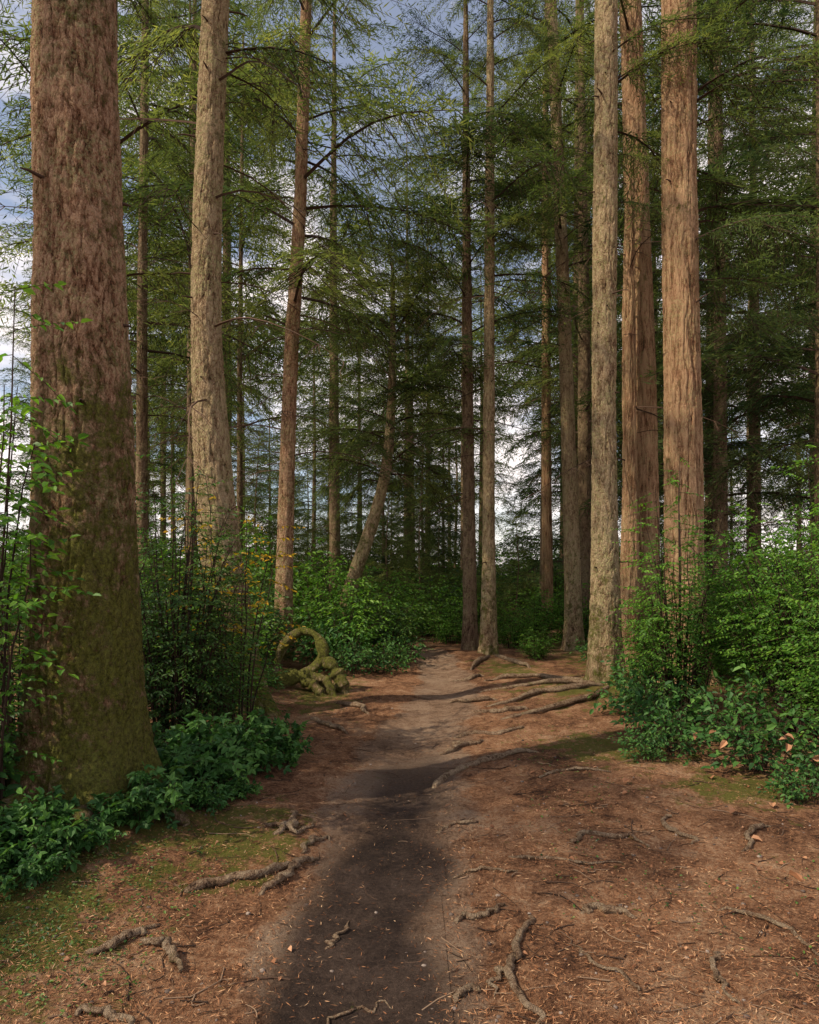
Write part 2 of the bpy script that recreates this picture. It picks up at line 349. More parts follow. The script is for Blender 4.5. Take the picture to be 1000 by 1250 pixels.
def tree(name, x, y, ctrl, mat, seed, crowns=(), needle=None, moss=None, stubs=0, **kw):
    base = (x, y, float(gh(x, y)))
    e = obj(name, None, base); e.empty_display_size = .3
    me, ax = trunk_mesh(name+'_trunk', ctrl, mat, seed=seed, moss=moss, **kw)
    obj('trunk', me, parent=e)
    if crowns or stubs:
        mb = MB()
        for k, c in enumerate(crowns): crown(mb, ax, seed=seed*31+k, **c)
        r = np.random.RandomState(seed+900)
        for i in range(stubs):
            z = 1.5+8*r.rand(); az = r.rand()*6.28; rt = np.interp(z, [c[0] for c in ctrl], [c[3] for c in ctrl]); b = ax(z); dr = np.array([math.cos(az), math.sin(az), .2*r.randn()])
            l = .04+.22*r.rand()**2; tube(mb, [b+dr*(rt-.03), b+dr*(rt+l*.6), b+dr*(rt+l)+np.array([0, 0, -.1*l])], [.014, .009, .005], 5, 0, .4)
        obj('branches', mb.mesh('branches', [M_twig, needle or M_needle]), parent=e)
    return e
lowmoss = lambda top, g=1.0: (lambda TH, Z: g*(1-sstep(top*.2, top*1.3, Z)))

# big left trunk
tree('spruce_tree', -2.14, 4.45, [(-.4, .03, 0, .355), (0, .03, 0, .35), (1.0, .02, 0, .335), (1.6, .03, 0, .320), (3, 0, 0, .285), (5.5, -.05, 0, .24), (9, -.05, .1, .21), (16, .0, .3, .14)],
     M_barkA, 3, sides=340, dz=.016, amp=.014, flare=.34, fr=7.5, zf=.7, lobes=5, stubs=14,
     moss=lambda TH, Z: 1.15*(1-sstep(.6, 4.2, Z))*(.74+.26*np.cos(TH+.3))+.34*sstep(3, 5, Z)*(.5+.5*np.cos(TH+.6)))
# second left trunk
tree('hemlock_tree', -2.05, 7.9, [(-.4, .10, 0, .34), (0, .05, 0, .32), (1, -.05, 0, .27), (2.3, -.20, 0, .225), (4, -.30, 0, .175), (5.5, -.30, 0, .165), (8.5, -.18, 0, .15), (14, -.1, 0, .10), (18, 0, 0, .05)],
     M_barkB, 8, sides=170, dz=.03, amp=.014, flare=.4, moss=lowmoss(2.5, .7), stubs=24,
     crowns=[dict(z0=7.2, z1=14, n=15, lmax=2.6, tmpl=HI, nbare=16, zb0=3.5)])
# third (slender, leaning right)
tree('hemlock_tree', -2.2, 12.0, [(-.4, -.02, 0, .18), (0, -.02, 0, .17), (1.6, .0, 0, .145), (5, .10, 0, .125), (8, .28, 0, .11), (12, .40, 0, .095), (18, .5, 0, .05)],
     M_barkA, 12, sides=90, dz=.06, amp=.010, moss=lowmoss(2, .5), stubs=14,
     crowns=[dict(z0=5.4, z1=15, n=33, lmax=3.0, tmpl=HI, nbare=26, zb0=3)])
tree('hemlock_tree', -5.5, 14.0, [(-.4, 0, 0, .13), (0, 0, 0, .125), (7, .02, 0, .10), (14, .10, 0, .06), (18, .1, 0, .03)], M_barkC, 14, sides=40, dz=.12,
     crowns=[dict(z0=4.5, z1=17, n=32, lmax=3.0, tmpl=HI, nbare=18, zb0=2.5)])
tree('hemlock_tree', -4.95, 11.2, [(-.4, 0, 0, .16), (0, 0, 0, .15), (7, .02, 0, .12), (14, .10, 0, .06), (18, .1, 0, .03)], M_barkC, 15, sides=40, dz=.12,
     crowns=[dict(z0=5.8, z1=14, n=17, lmax=2.8, tmpl=HI, nbare=10, zb0=4)])
tree('hemlock_tree', -5.2, 16.3, [(-.4, 0, 0, .14), (0, 0, 0, .13), (7, 0, 0, .10), (18, .1, 0, .03)], M_barkC, 16, sides=32, dz=.15,
     crowns=[dict(z0=4.5, z1=17, n=32, lmax=3.0, tmpl=HI, nbare=14, zb0=3)])
tree('hemlock_tree', -4.6, 18.5, [(-.4, 0, 0, .10), (0, 0, 0, .09), (7, 0, 0, .07), (16, .1, 0, .03)], M_barkC, 17, sides=32, dz=.15,
     crowns=[dict(z0=4, z1=16, n=30, lmax=2.7, tmpl=HI, nbare=14, zb0=3)])
# leaning tree in the middle, bushy crown
tree('leaning_hemlock_tree', -1.5, 14.2, [(-.4, -.05, 0, .19), (0, 0, 0, .18), (1.2, .25, 0, .155), (2.4, .68, 0, .14), (3.4, .98, 0, .12), (4.4, 1.1, 0, .10), (6, 1.15, 0, .07), (8, 1.15, 0, .03)], M_barkB, 18, sides=60, dz=.08,
     crowns=[dict(z0=3.3, z1=7.8, n=58, lmax=2.3, tmpl=HI, lmin=1.1, nbare=8, zb0=2.5, pitch0=.1)], needle=M_needle, moss=lowmoss(3, .6))
# centre pair
tree('hemlock_tree', 1.22, 13.7, [(-.4, 0, 0, .16), (0, 0, 0, .145), (5, -.05, 0, .11), (9, -.08, 0, .08), (15, -.1, 0, .03)], M_barkC, 19, sides=60, dz=.08,
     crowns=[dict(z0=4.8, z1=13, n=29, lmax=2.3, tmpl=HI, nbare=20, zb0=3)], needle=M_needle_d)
tree('hemlock_tree', 1.52, 13.1, [(-.4, 0, 0, .17), (0, 0, 0, .155), (3, 0, 0, .115), (9, .02, 0, .09), (16, .05, 0, .03)], M_barkB, 20, sides=70, dz=.07, stubs=14,
     crowns=[dict(z0=7.0, z1=15, n=26, lmax=2.5, tmpl=HI, nbare=22, zb0=3.5)], moss=lowmoss(2, .5))
tree('hemlock_tree', 4.05, 20.0, [(-.4, 0, 0, .19), (0, 0, 0, .17), (6, -.05, 0, .13), (16, -.1, 0, .05)], M_barkR, 21, sides=50, dz=.12,
     crowns=[dict(z0=6, z1=16, n=30, lmax=2.9, tmpl=HI, nbare=20, zb0=3)])
tree('hemlock_tree', 3.42, 14.2, [(-.4, 0, 0, .21), (0, 0, 0, .19), (2, -.04, 0, .165), (7, -.2, 0, .13), (13, -.45, 0, .11), (18, -.6, 0, .05)], M_barkB, 22, sides=80, dz=.07, amp=.01, stubs=14,
     crowns=[dict(z0=7.8, z1=17, n=27, lmax=2.8, tmpl=HI, nbare=14, zb0=5)], moss=lowmoss(2, .4))
tree('hemlock_tree', 4.35, 17.0, [(-.4, 0, 0, .20), (0, 0, 0, .18), (7, 0, 0, .15), (18, -.1, 0, .05)], M_barkC, 23, sides=40, dz=.12,
     crowns=[dict(z0=4.5, z1=17, n=33, lmax=3.0, tmpl=HI, nbare=10, zb0=3)])
# right group
tree('hemlock_tree', 2.72, 9.5, [(-.4, .02, 0, .25), (0, .01, 0, .225), (1.6, 0, 0, .185), (4, -.02, 0, .16), (6, .0, 0, .168), (9.5, .02, 0, .15), (14, 0, 0, .10), (18, 0, 0, .05)], M_barkB, 24, sides=160, dz=.03, amp=.015, flare=.35, lobes=6, stubs=26,
     crowns=[dict(z0=6.5, z1=9.5, n=7, lmax=2.0, tmpl=HI, azr=(-.6, .9))], moss=lowmoss(1.6, .6))
tree('cedar_tree', 4.05, 11.8, [(-.4, .0, 0, .36), (0, .0, 0, .33), (2, 0, 0, .26), (5, -.03, 0, .23), (9, -.15, 0, .195), (12, -.25, 0, .17), (18, -.3, 0, .08)], M_barkR, 25, sides=130, dz=.05, amp=.02, fr=4, zf=.2,
     crowns=[dict(z0=7.5, z1=15, n=17, lmax=2.7, tmpl=HI, nbare=10, zb0=5)])
tree('broken_snag', 3.68, 11.4, [(-.4, .0, 0, .22), (0, .0, 0, .19), (3, 0, 0, .12), (6, -.02, 0, .10), (8.1, .0, 0, .07), (8.9, .03, 0, .015)], M_barkR, 26, sides=80, dz=.05, amp=.02, fr=5, zf=.2,
     crowns=[dict(z0=7, z1=8, n=0, lmax=1, tmpl=HI, nbare=14, zb0=3)])
tree('cedar_tree', 3.84, 9.55, [(-.4, .02, 0, .33), (0, .02, 0, .31), (1.6, .0, 0, .262), (4, -.02, 0, .245), (6, -.06, 0, .235), (9.6, -.08, 0, .225), (14, -.1, 0, .15), (18, 0, 0, .06)], M_barkR, 27, sides=200, dz=.03, amp=.020, fr=4.5, zf=.2, flare=.35, stubs=20,
     crowns=[dict(z0=5.0, z1=9.5, n=15, lmax=2.5, tmpl=HI, azr=(-.9, .9))])
# dark right edge trees
for (x, y, s, z0) in ((6.6, 14.5, 30, 3.0), (8.6, 17.0, 31, 2.6), (9.6, 15.0, 32, 2.4), (7.3, 19, 33, 2.6), (7.4, 12.2, 34, 3.6)):
    tree('hemlock_tree', x, y, [(-.4, 0, 0, .17), (0, 0, 0, .16), (7, 0, 0, .12), (17, -.1, 0, .04)], M_barkC, s, sides=40, dz=.12,
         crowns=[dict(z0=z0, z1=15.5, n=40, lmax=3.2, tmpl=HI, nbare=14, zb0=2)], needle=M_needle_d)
# slim unseen tree, added out of frame to dapple the ground with shade
tree('hemlock_tree', -9.6, .6, [(-.4, 0, 0, .15), (0, 0, 0, .13), (7, 0, 0, .09), (15, 0, 0, .04)], M_barkC, 40, sides=40, dz=.15,
     crowns=[dict(z0=7, z1=13, n=14, lmax=2.6, tmpl=LO)])

# ---------------------------------------------------------------- distant forest mass
far = obj('distant_conifer_trees', None, (0, 0, 0))
variants = []
for k, (z0, H, n, lm, prof, nd) in enumerate([(5, 24, 70, 3.2, 'round', M_needle), (3.5, 22, 76, 3.1, 'cone', M_needle_d), (7, 26, 62, 3.4, 'round', M_needle), (1.2, 14, 80, 2.8, 'cone', M_needle_d), (.3, 9, 84, 2.4, 'cone', M_needle)]):
    me, ax = trunk_mesh('far_trunk', [(-.4, 0, 0, .22*H/24), (0, 0, 0, .20*H/24), (H*.5, .1*k-.1, 0, .12*H/24), (H, 0, 0, .01)], M_barkC, sides=16, dz=.4, seed=50+k)
    mb = MB(); crown(mb, ax, z0, H-.2, n, lm, LO, 60+k, lmin=.5, prof=prof, nbare=14 if z0 > 2 else 0, zb0=2, pitch0=-.08)
    variants.append((me, mb.mesh('far_branches', [M_twig, nd])))
def far_tree(x, y, v, s, rot):
    z = float(gh(x, y))
    obj('trunk', variants[v][0], (x, y, z), far, rot, (s, s, s)); obj('branches', variants[v][1], (x, y, z), far, rot, (s, s, s))
rr = np.random.RandomState(11)
cnt = 0
pts = []
while cnt < 56:
    y = 20+42*rr.rand()**1.2; x = (rr.rand()*2-1)*(.72*y+2)
    if any((x-a)**2+(y-b)**2 < 8 for a, b in pts): continue
    if abs(x-.03*y) < .05*y and y < 34: continue
    if abs(x-.16*y) < .025*y and rr.rand() < .85: continue
    pts.append((x, y)); cnt += 1
    far_tree(x, y, [0, 1, 2, 0, 2, 3, 2][rr.randint(7)], .8+.4*rr.rand(), rr.rand()*6.28)
# trees closing the view beyond the bend in the path
for (x, y, v, s) in ((.6, 28, 3, .65), (-1.1, 30, 3, .8), (.2, 38, 0, .8), (1.9, 38, 3, .9), (-2.6, 34, 3, 1.0), (5.6, 29, 3, .8), (3.0, 46, 3, 1.1)):
    far_tree(x, y, v, s, rr.rand()*6)
# young conifers
for (x, y, s) in ((3.0, 19.5, .42), (1.9, 17.5, .28), (-3.2, 18, .5), (-6.8, 17, .55), (5.6, 20, .5), (-.6, 21, .5), (.4, 24, .55), (8, 21, .7), (-9, 19, .8), (6.5, 16.5, .35), (-2.6, 24, .7), (-1.6, 19, .4), (1.3, 28, .6), (-4.8, 22, .7), (-.9, 33, .8)):
    far_tree(x, y, 4, s, rr.rand()*6)

# ---------------------------------------------------------------- shrubs
def shrub_mesh(name, h, rad, stems, tw, ll, lw, mat, seed, layered=True, trif=False, start=.3, tlen=.45, lean=(0, 0)):
    r = np.random.RandomState(seed); mb = MB(); P = []; D = []; N = []; A = []
    for i in range(stems):
        a = r.rand()*6.283; q = math.sqrt(r.rand()); bx, by = math.cos(a)*q*rad*.35, math.sin(a)*q*rad*.35
        hh = h*(.45+.6*r.rand())*(1-.35*q); ex, ey = math.cos(a)*q*rad+lean[0], math.sin(a)*q*rad+lean[1]
        t = np.linspace(0, 1, 8)[:, None]
        S = np.array([bx, by, -.03])*(1-t)+np.array([ex, ey, 0])*t**1.5+np.array([bx*0, 0, hh])*(t*(1.25-.25*t))
        S = S+np.cumsum(r.randn(8, 3)*.018*h*.4, 0)*t
        tube(mb, S, (.0055*h*.5+.0025)*(1-.75*t[:, 0]), 4, 0, .35*r.rand())
        sr = r.rand()
        for k in range(tw):
            u = start+(1-start)*(k+r.rand())/tw; b = np.array([np.interp(u, t[:, 0], S[:, c]) for c in range(3)])
            az = a+r.randn()*1.3 if r.rand() < .7 else r.rand()*6.28
            l = tlen*(.5+.8*r.rand())*(1.15-.5*u); el = (.25*r.randn()+.10) if layered else (.2+.5*r.randn())
            dr = np.array([math.cos(az)*math.cos(el), math.sin(az)*math.cos(el), math.sin(el)]); m = max(3, int(l/(ll*.62)))
            s = np.linspace(.15, 1, m)[:, None]; p = b+dr*s*l+np.array([0, 0, -.18*l])*s*s
            tube(mb, np.vstack([b, p[m//2], p[-1]]), [.0028, .002, .001], 3, 0, .3)
            sd = np.where(np.arange(m) % 2 == 0, 1, -1)*(.7+.5*r.rand(m)); ca, sa = np.cos(sd), np.sin(sd)
            dd = np.stack([dr[0]*ca-dr[1]*sa, dr[0]*sa+dr[1]*ca, -.15-.35*r.rand(m)+0*ca], -1); dd[-1] = dr
            P.append(p); D.append(dd); N.append(np.array([0, 0, 1.])+r.randn(m, 3)*(.35 if layered else .5)); A.append(np.clip(.3*sr+.6*r.rand(m)+.25*(u-.6), 0, 1))
    P = np.concatenate(P); D = np.concatenate(D); N = np.concatenate(N); A = np.concatenate(A); n = len(P)
    L = ll*(.6+.7*r.rand(n))
    if trif:
        leaves(mb, P, D, N, L, L*lw/ll, 1, A)
        S = np.cross(nrm(D), nrm(N))
        for sg in (-1, 1): leaves(mb, P, nrm(D)*.35+S*sg*.9, N, L*.85, L*.85*lw/ll, 1, A)
    else: leaves(mb, P, D, N, L, L*lw/ll, 1, A)
    return mb.mesh(name, [M_twig, mat])
def plant(name, me, x, y, s=1, rot=0, dz=0):
    return obj(name, me, (x, y, float(gh(x, y))+dz), None, rot, (s, s, s))

# left dark huckleberry + yellow sprays
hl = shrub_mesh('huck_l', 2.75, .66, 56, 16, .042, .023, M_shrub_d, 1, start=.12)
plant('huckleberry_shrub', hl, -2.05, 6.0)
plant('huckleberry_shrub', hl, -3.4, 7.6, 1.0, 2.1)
plant('huckleberry_shrub', shrub_mesh('huck_l2', 2.0, .5, 34, 13, .042, .023, M_shrub, 2, start=.12), -1.95, 7.1)
plant('autumn_shrub', shrub_mesh('huck_y', 2.9, .50, 14, 7, .052, .030, M_yellow, 3, start=.6, tlen=.32), -1.66, 6.4)
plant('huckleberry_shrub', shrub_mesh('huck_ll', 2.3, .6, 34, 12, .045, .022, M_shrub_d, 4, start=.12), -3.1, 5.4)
plant('vine_maple_shrub', shrub_mesh('maple_l', 3.5, .42, 15, 13, .062, .040, M_shrub, 5, start=.52, tlen=.44, lean=(.03, 0)), -2.44, 3.92)
plant('vine_maple_shrub', shrub_mesh('maple_l2', 2.1, .5, 22, 12, .045, .026, M_shrub, 6, start=.2), -2.75, 3.9)
# foreground leafy plants (thimble/salmonberry)
fg = [shrub_mesh('berry%d' % i, .42, .38, 26, 5, .072, .046, M_salal, 20+i, layered=False, trif=True, start=.35, tlen=.15) for i in range(3)]
for i, (x, y, s) in enumerate([(-1.93, 3.75, .8), (-2.15, 3.5, .75), (-1.62, 4.15, .8), (-1.75, 4.7, .9), (-1.45, 4.9, .9), (-1.25, 5.3, .8), (-1.42, 5.7, 1.0), (-1.05, 5.8, .6), (-1.6, 5.25, 1.1), (-1.25, 6.3, .8),
                               (-2.7, 4.0, 1.3), (-2.3, 3.35, .6), (-1.9, 3.4, .5), (-1.2, 4.75, .4), (-1.35, 4.45, .5), (-2.05, 3.1, .35), (-1.75, 3.75, .4)]):
    plant('salmonberry_plant', fg[i % 3], x, y, s, i*1.3)
# right big green shrub
plant('huckleberry_shrub', shrub_mesh('huck_r', 3.0, 1.15, 100, 16, .042, .025, M_shrub, 7, tlen=.5), 4.0, 6.6)
plant('huckleberry_shrub', shrub_mesh('huck_r2', 2.8, .75, 48, 14, .042, .025, M_shrub, 8, tlen=.5), 3.05, 7.7)
plant('huckleberry_shrub', shrub_mesh('huck_r3', 2.3, .75, 46, 14, .042, .025, M_shrub, 9, tlen=.5), 3.7, 5.4)
sal = [shrub_mesh('salal%d' % i, .75, .55, 26, 5, .075, .048, M_salal, 30+i, layered=False, start=.3, tlen=.28) for i in range(3)]
for i, (x, y, s) in enumerate([(2.3, 5.9, .7), (2.85, 5.5, .85), (2.4, 6.6, .9), (3.0, 6.3, 1.0), (3.25, 5.1, .8), (2.5, 7.4, .9), (1.95, 5.75, .42), (2.9, 8.1, .9), (2.75, 4.75, .5)]):
    plant('salal_shrub', sal[i % 3], x, y, s, i*1.7)
# centre / back understorey
und = [shrub_mesh('und%d' % i, 1.7, .95, 40, 10, .085, .05, [M_shrub, M_shrub_d, M_shrub][i], 40+i, tlen=.42, start=.15) for i in range(3)]
lst = [(-.95, 10.9, .62, 's'), (-.45, 11.2, .55, 's'), (-.15, 11.9, .6, 's'), (-1.5, 11.6, .9, 's'), (-1.2, 12.4, 1.0, 0), (-.5, 13.0, .85, 1), (-2.6, 10.6, .8, 1), (-2.6, 9.4, .8, 0), (-2.8, 11.5, 1, 1), (-.3, 14.6, .9, 0), (-1.8, 14.0, 1.2, 0),
       (-3.4, 13, 1.2, 1), (-3.3, 8.8, 1.1, 1), (-4.3, 10.5, 1.3, 0), (2.2, 14.6, .6, 0), (2.9, 15.8, .8, 0), (1.0, 16.0, .7, 0), (3.9, 15.5, 1.0, 2), (2.0, 18, .9, 0), (3.4, 12.3, .5, 's'), (4.6, 13, 1.0, 0), (4.2, 10.3, 1.0, 0),
       (5.6, 11, 1.4, 1), (5.2, 8.8, 1.4, 0), (6.6, 12.5, 1.4, 1), (2.35, 12.6, .4, 0), (-2.0, 9.0, .42, 's'), (-.6, 17, 1.2, 0), (.6, 18.5, 1.1, 0), (-1.6, 17, 1.4, 0), (1.6, 20.5, 1.3, 1)]
for i, (x, y, s, k) in enumerate(lst):
    if k == 's': plant('salal_shrub', sal[i % 3], x, y, s*1.5, i*1.1)
    else: plant('understory_shrub', und[k], x, y, s, i*1.1)
under = obj('distant_undergrowth', None, (0, 0, 0))
for i in range(64):
    y = 16.5+20*rr.rand(); x = (rr.rand()*2-1)*(.7*y+1); s = 1.1+1.0*rr.rand()
    obj('bush', und[rr.randint(3)], (x, y, float(gh(x, y))), under, rr.rand()*6, (s, s, s*(.7+.5*rr.rand())))
for i in range(38):
    y = 37+35*rr.rand(); x = (rr.rand()*2-1)*(.7*y+1); s = 2.2+1.6*rr.rand()
    obj('bush', und[rr.choice([0, 2])], (x, y, float(gh(x, y))), under, rr.rand()*6, (s, s, s*(.7+.4*rr.rand())))

# ---------------------------------------------------------------- roots
def root(pts, r0, seed=0, name='exposed_root', lift=.5, moss=0, par=None):
    p = np.array(pts, float); k = len(p); t = np.linspace(0, k-1, k*10); P = np.stack([np.interp(t, range(k), p[:, 0]), np.interp(t, range(k), p[:, 1])], -1)
    ker = np.ones(7)/7
    P = np.stack([np.convolve(np.pad(P[:, c], 3, mode='edge'), ker, 'valid') for c in (0, 1)], -1)
    n = len(P); r = np.random.RandomState(seed); u = np.linspace(0, 1, n)
    P = P+np.stack([fbm(u*8+seed, seed, 0, 3)-.5, fbm(u*8, seed+9, 3, 3)-.5], -1)*.09
    rad = r0*(.25+.75*np.sin(np.pi*np.clip(u*.8+.18, 0, 1)))*(.7+.6*fbm(u*9, seed, 5, 3))
    z = gh(P[:, 0], P[:, 1]); z = np.convolve(np.pad(z, 3, mode='edge'), ker, 'valid')
    z = z+.006+rad*lift-1.3*r0*(np.exp(-u/.06)+np.exp(-(1-u)/.06))+r0*1.1*(vnoise(u*5, seed, 2)-.4)
    mb = MB(); tube(mb, np.column_stack([P, z]), rad, 12, 0, .5, .22, seed)
    nv = len(mb.V[0]); return obj(name, mb.mesh(name, [M_root], {'bark': vnoise(mb.V[0][:, 0]*30, mb.V[0][:, 1]*30, mb.V[0][:, 2]*80), 'moss': np.full(nv, moss)}), parent=par)
rts = [
 ([(.58, 3.22), (.50, 3.0), (.42, 2.85), (.40, 2.72), (.44, 2.55), (.46, 2.35)], .018),
 ([(.42, 2.82), (.34, 2.74), (.33, 2.62)], .010),
 ([(.80, 3.22), (.88, 3.30), (1.0, 3.24), (1.06, 3.18)], .019),
 ([(.20, 3.18), (.33, 3.22), (.48, 3.32)], .014),
 ([(.14, 2.58), (.24, 2.64), (.28, 2.74)], .012),
 ([(.16, 5.2), (.35, 5.5), (.60, 5.8), (.95, 6.1), (1.2, 6.15)], .030),
 ([(.30, 6.2), (.5, 6.5), (.8, 6.7)], .026),
 ([(.18, 4.3), (.3, 4.42), (.46, 4.4)], .013),
 ([(.95, 4.05), (1.1, 4.18), (1.3, 4.12), (1.42, 4.0)], .015),
 ([(1.7, 4.0), (1.62, 4.3), (1.7, 4.5)], .013), ([(1.9, 3.9), (2.1, 4.2), (2.3, 4.3)], .015),
 ([(-1.12, 3.42), (-.95, 3.52), (-.72, 3.64), (-.58, 3.78)], .026),
 ([(-.78, 3.42), (-.66, 3.55), (-.58, 3.8), (-.50, 3.95)], .020),
 ([(-.82, 4.1), (-.72, 4.3), (-.78, 4.55)], .022), ([(-.62, 3.9), (-.6, 4.1), (-.45, 4.2)], .016), ([(-.95, 4.3), (-.7, 4.15), (-.6, 4.4)], .014),
 ([(-1.35, 2.85), (-1.22, 2.95), (-1.14, 3.08)], .018), ([(-1.14, 2.95), (-1.0, 2.9), (-.93, 2.76)], .018),
 ([(-1.22, 2.5), (-1.05, 2.45), (-.95, 2.3)], .015), ([(-.38, 3.0), (-.32, 3.1), (-.30, 3.25)], .008),
 ([(2.6, 9.2), (2.2, 8.9), (1.7, 8.8), (1.2, 8.3), (.8, 8.1)], .040), ([(2.6, 9.3), (2.1, 9.4), (1.5, 9.3), (.9, 9.3)], .032), ([(2.7, 9.2), (2.4, 8.5), (1.9, 8.0), (1.3, 7.6), (.9, 7.5)], .032),
 ([(2.6, 9.6), (2.0, 10.2), (1.4, 10.3), (1.1, 10.2)], .035), ([(2.9, 9.1), (2.8, 8.5), (2.4, 7.9)], .045), ([(1.5, 12.8), (1.2, 12.1), (1.0, 11.4)], .04), ([(1.6, 12.9), (1.9, 12.2), (2.1, 11.5)], .04),
 ([(1.2, 7.1), (.9, 6.9), (.6, 7.0), (.4, 6.9)], .03), ([(1.0, 5.3), (1.3, 5.5), (1.6, 5.4)], .014),
 ([(-.9, 8.6), (-.6, 8.2), (-.45, 7.8)], .03), ([(-1.1, 7.6), (-.8, 7.2), (-.6, 7.0)], .03), ([(1.1, 8.6), (.8, 8.5), (.45, 8.7)], .03), ([(1.4, 7.9), (1.0, 7.8), (.7, 7.9)], .028), ([(1.2, 10.9), (.9, 10.6), (.6, 10.7)], .03),
 ([(-.35, 2.45), (-.2, 2.6), (-.05, 2.62)], .006), ([(.6, 3.6), (.4, 3.7), (.2, 3.65)], .008), ([(1.3, 2.9), (1.2, 2.7), (1.22, 2.5)], .010), ([(.9, 2.6), (.75, 2.8), (.7, 3.0)], .007), ([(1.5, 3.3), (1.7, 3.1), (1.75, 2.8)], .009), ([(.55, 3.9), (.9, 3.75), (1.2, 3.8)], .008),
]
for i, (p, r0) in enumerate(rts): root(p, r0, i+1)
for i, (p, r0) in enumerate([([(-2.25, 4.2), (-2.3, 3.85), (-2.25, 3.55), (-2.35, 3.3)], .085), ([(-2.0, 4.15), (-1.85, 3.85), (-1.6, 3.7)], .07), ([(-1.85, 4.45), (-1.55, 4.35), (-1.35, 4.15)], .06)]):
    root(p, r0, 60+i, 'buttress_root', .2, .8)
# arched mossy root
mb = MB()
def spl(pts, n=40):
    p = np.array(pts, float); t = np.linspace(0, len(p)-1, n); q = np.stack([np.interp(t, range(len(p)), p[:, c]) for c in range(3)], -1)
    for _ in range(2): q[1:-1] = (q[:-2]+q[1:-1]*2+q[2:])/4
    return q
bz = float(gh(-1.45, 9.4))
for pts, ra in (([(-1.95, 9.6, -.1), (-1.85, 9.6, .42), (-1.72, 9.55, .66), (-1.50, 9.5, .82), (-1.28, 9.48, .76), (-1.16, 9.45, .50), (-1.30, 9.4, .30), (-1.62, 9.35, .14), (-1.85, 9.3, .02), (-1.95, 9.3, -.2)], .062),
                ([(-1.22, 9.45, .46), (-1.06, 9.4, .34), (-.94, 9.35, .15), (-.86, 9.3, -.1)], .085), ([(-1.5, 9.4, .15), (-1.3, 9.2, .12), (-1.1, 9.1, -.08)], .06), ([(-1.9, 9.4, .12), (-1.6, 9.35, .22), (-1.3, 9.4, .16), (-1.05, 9.45, -.05)], .10), ([(-1.3, 9.4, .2), (-1.12, 9.2, .18), (-.98, 9.0, -.05)], .05)):
    q = spl(pts); q[:, 2] += bz; tube(mb, q, ra*(.65+.8*vnoise(np.arange(40)*.3, 1, 2)), 14, 0, .5, .3, 4)
VV = np.concatenate(mb.V)
obj('arched_root', mb.mesh('arched_root', [M_barkB], {'bark': .4+.5*vnoise(VV[:, 0]*20, VV[:, 1]*20, VV[:, 2]*20), 'moss': .55+.7*vnoise(VV[:, 0]*5, VV[:, 1]*5, VV[:, 2]*5)}))

# ---------------------------------------------------------------- litter
r = np.random.RandomState(5)
def scat(n, y0, y1, pw=1.6, w=.75):
    y = y0+(y1-y0)*r.rand(n)**pw; x = (r.rand(n)*2-1)*(w*y+.3); return x, y
x, y = scat(200000, 1.9, 11); k = (path_d(x, y) > .95+.8*(r.rand(len(x))-.5)) | (r.rand(len(x)) < .12); k &= r.rand(len(x)) < .35+1.3*fbm(x*1.8, y*1.8, 0, 3, 31)**1.5; x, y = x[k], y[k]; n = len(x)
a = r.rand(n)*6.283; P = np.column_stack([x, y, gh(x, y)+.003+.009*r.rand(n)]); D = np.column_stack([np.cos(a), np.sin(a), .25*r.randn(n)])
V, F = needles_geo(P, D, np.array([0, 0, 1.])+.4*r.randn(n, 3), .010+.026*r.rand(n), .0018+.0020*r.rand(n))
mb = MB(); mb.add(V, F, 0, np.repeat(r.rand(n)**1.5, 4)); obj('needle_litter', mb.mesh('needle_litter', [M_litter]))
mb = MB(); x, y = scat(2100, 1.9, 11)
for i in range(len(x)):
    if path_d(x[i], y[i]) < .9 and r.rand() < .75: continue
    a = r.rand()*6.28; l = .04+.28*r.rand()**2; t = np.linspace(-.5, .5, 5); bend = r.randn()*.3
    px = x[i]+np.cos(a)*t*l-np.sin(a)*t*t*bend*l*2; py = y[i]+np.sin(a)*t*l+np.cos(a)*t*t*bend*l*2; rd = .0012+.0034*r.rand()**1.8
    tube(mb, np.column_stack([px, py, gh(px, py)+rd+.003*r.rand()]), rd*np.linspace(1, .5, 5), 4, 0, r.rand())
obj('fallen_twigs', mb.mesh('fallen_twigs', [M_twig]))
mb = MB(); x, y = scat(900, 1.9, 11); k = (path_d(x, y) > .8) | (r.rand(len(x)) < .15); x, y = x[k], y[k]; n = len(x); a = r.rand(n)*6.28
leaves(mb, np.column_stack([x, y, gh(x, y)+.008]), np.column_stack([np.cos(a), np.sin(a), .1*r.randn(n)]), np.array([0, 0, 1.])+.3*r.randn(n, 3), .014+.045*r.rand(n)**3, .010+.028*r.rand(n)**3, 0, r.rand(n), .3, .2)
x = np.array([2.15, 2.45, 2.6, 2.3, 2.75, 1.6, 2.0, 2.05, 2.9]); y = np.array([4.5, 4.6, 5.0, 5.2, 4.9, 5.1, 3.6, 4.1, 4.6]); n = len(x); a = r.rand(n)*6.28
leaves(mb, np.column_stack([x, y, gh(x, y)+.012]), np.column_stack([np.cos(a), np.sin(a), .15*r.randn(n)]), np.array([0, 0, 1.])+.5*r.randn(n, 3), .06+.04*r.rand(n), .045+.03*r.rand(n), 0, .5+.5*r.rand(n), .3, .2)
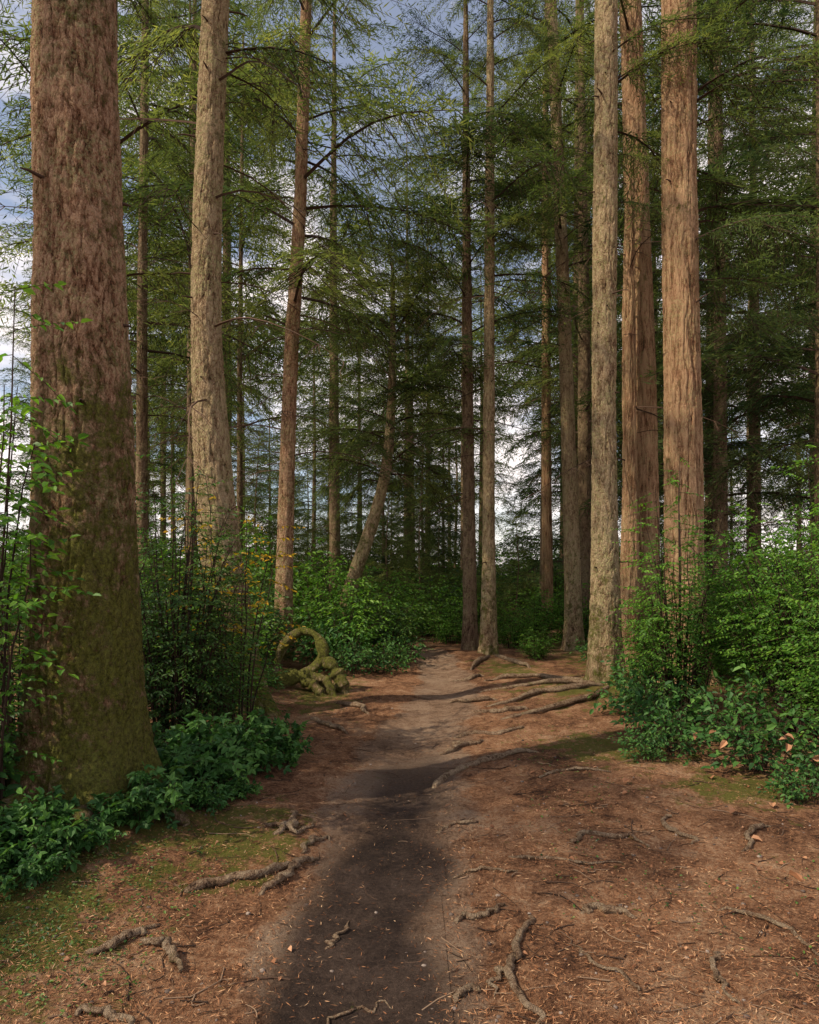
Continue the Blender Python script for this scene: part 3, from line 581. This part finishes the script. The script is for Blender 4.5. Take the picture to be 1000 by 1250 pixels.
# dead leaves caught in the salal on the right
n = 16; x = 2.35+.9*r.rand(n); y = 5.0+.7*r.rand(n); a = r.rand(n)*6.28
leaves(mb, np.column_stack([x, y, gh(x, y)+.12+.35*r.rand(n)]), np.column_stack([np.cos(a), np.sin(a), -.8*r.rand(n)]), np.array([0, -.6, .6])+.5*r.randn(n, 3), .06+.03*r.rand(n), .045+.02*r.rand(n), 0, .5+.5*r.rand(n), .3, .2)
obj('fallen_leaves', mb.mesh('fallen_leaves', [M_deadleaf]))
mb = MB(); x, y = scat(1500, 1.9, 9)
th = np.arange(6)*math.pi/3; lat = np.array([-1.5, -.7, 0, .7, 1.5])
SV = np.array([[math.cos(b)*math.cos(t), math.cos(b)*math.sin(t), math.sin(b)] for b in lat for t in th])
i_, j_ = np.meshgrid(range(4), range(6), indexing='ij'); SF = np.stack([i_*6+j_, i_*6+(j_+1) % 6, (i_+1)*6+(j_+1) % 6, (i_+1)*6+j_], -1).reshape(-1, 4)
for i in range(len(x)):
    s = .002+.009*r.rand()**3; v = SV*(1+.3*r.rand(len(SV), 1))*np.array([s*(.8+.6*r.rand()), s, s*.7]); mb.add(v+np.array([x[i], y[i], float(gh(x[i], y[i]))+s*.1]), SF, 0, r.rand(), True)
obj('pebbles', mb.mesh('pebbles', [M_stone]))
# little ground-cover plants & moss tufts
mb = MB(); n0 = 14000
x = np.concatenate([-1.9+.5*r.randn(n0//3), (r.rand(n0)*2-1)*6]); y = np.concatenate([3.0+.6*r.randn(n0//3), 2.2+9*r.rand(n0)])
k = np.where(y > 0, (fbm(x*.9, y*.9, 0, 3, 77) > .54) | (np.arange(len(x)) < n0//3), False) & (path_d(x, y) > 2.2) & (y > 1.8); x, y = x[k], y[k]; n = len(x); a = r.rand(n)*6.28
leaves(mb, np.column_stack([x, y, gh(x, y)+.004+.012*r.rand(n)]), np.column_stack([np.cos(a), np.sin(a), .3+.3*r.rand(n)]), np.array([0, 0, 1.])+.3*r.randn(n, 3), .008+.014*r.rand(n), .006+.010*r.rand(n), 0, r.rand(n))
obj('ground_cover_plants', mb.mesh('ground_cover', [M_shrub_d]))

# ---------------------------------------------------------------- world, sun, camera
EL, AZ = math.radians(45), math.radians(244)   # azimuth clockwise from +Y : left, slightly behind the view
w = bpy.data.worlds.new('World'); scene.world = w; w.use_nodes = True; nt = w.node_tree; nt.nodes.clear(); T = NT(nt)
sky = T.n('ShaderNodeTexSky', sky_type='NISHITA'); sky.sun_disc = False; sky.sun_elevation = EL; sky.sun_rotation = AZ; sky.air_density = 1.0; sky.dust_density = 1.0; sky.ozone_density = 1.3
gc = T.coord('Generated'); sx = T.n('ShaderNodeSeparateXYZ'); T.L(gc, sx.inputs[0])
cn = T.noise(T.mapping(gc, (1, 1, 2.2)), 3.2, 6, .6, .3)
cn = T.math('SUBTRACT', cn, T.math('MULTIPLY', T.math('MAXIMUM', sx.outputs[2], 0.0), .10))
cm = T.ramp(cn, [(.38, .12), (.54, .9)])
col = T.mix(cm, sky.outputs[0], (9.6, 8.6, 8.2))
bg = T.n('ShaderNodeBackground'); T.L(col, bg.inputs[0]); bg.inputs[1].default_value = .15
T.L(bg.outputs[0], T.n('ShaderNodeOutputWorld').inputs[0])
sl = bpy.data.lights.new('sun', 'SUN'); sl.energy = 5.0; sl.angle = math.radians(.6); sl.color = (1, .87, .66)
so = bpy.data.objects.new('sun', sl); COL.objects.link(so)
from mathutils import Vector
sd = Vector((math.sin(AZ)*math.cos(EL), math.cos(AZ)*math.cos(EL), math.sin(EL)))
so.rotation_euler = (sd).to_track_quat('Z', 'Y').to_euler(); so.location = sd*40
cam = bpy.data.cameras.new('camera'); co = bpy.data.objects.new('camera', cam); COL.objects.link(co)
co.location = (0, 0, 1.6); co.rotation_euler = (math.radians(90), 0, 0); cam.sensor_width = 36; cam.lens = 24; cam.shift_y = .06
cam.clip_end = 2000; cam.clip_start = .05; scene.camera = co
scene.view_settings.view_transform = 'Standard'; scene.view_settings.look = 'None'; scene.view_settings.exposure = 0
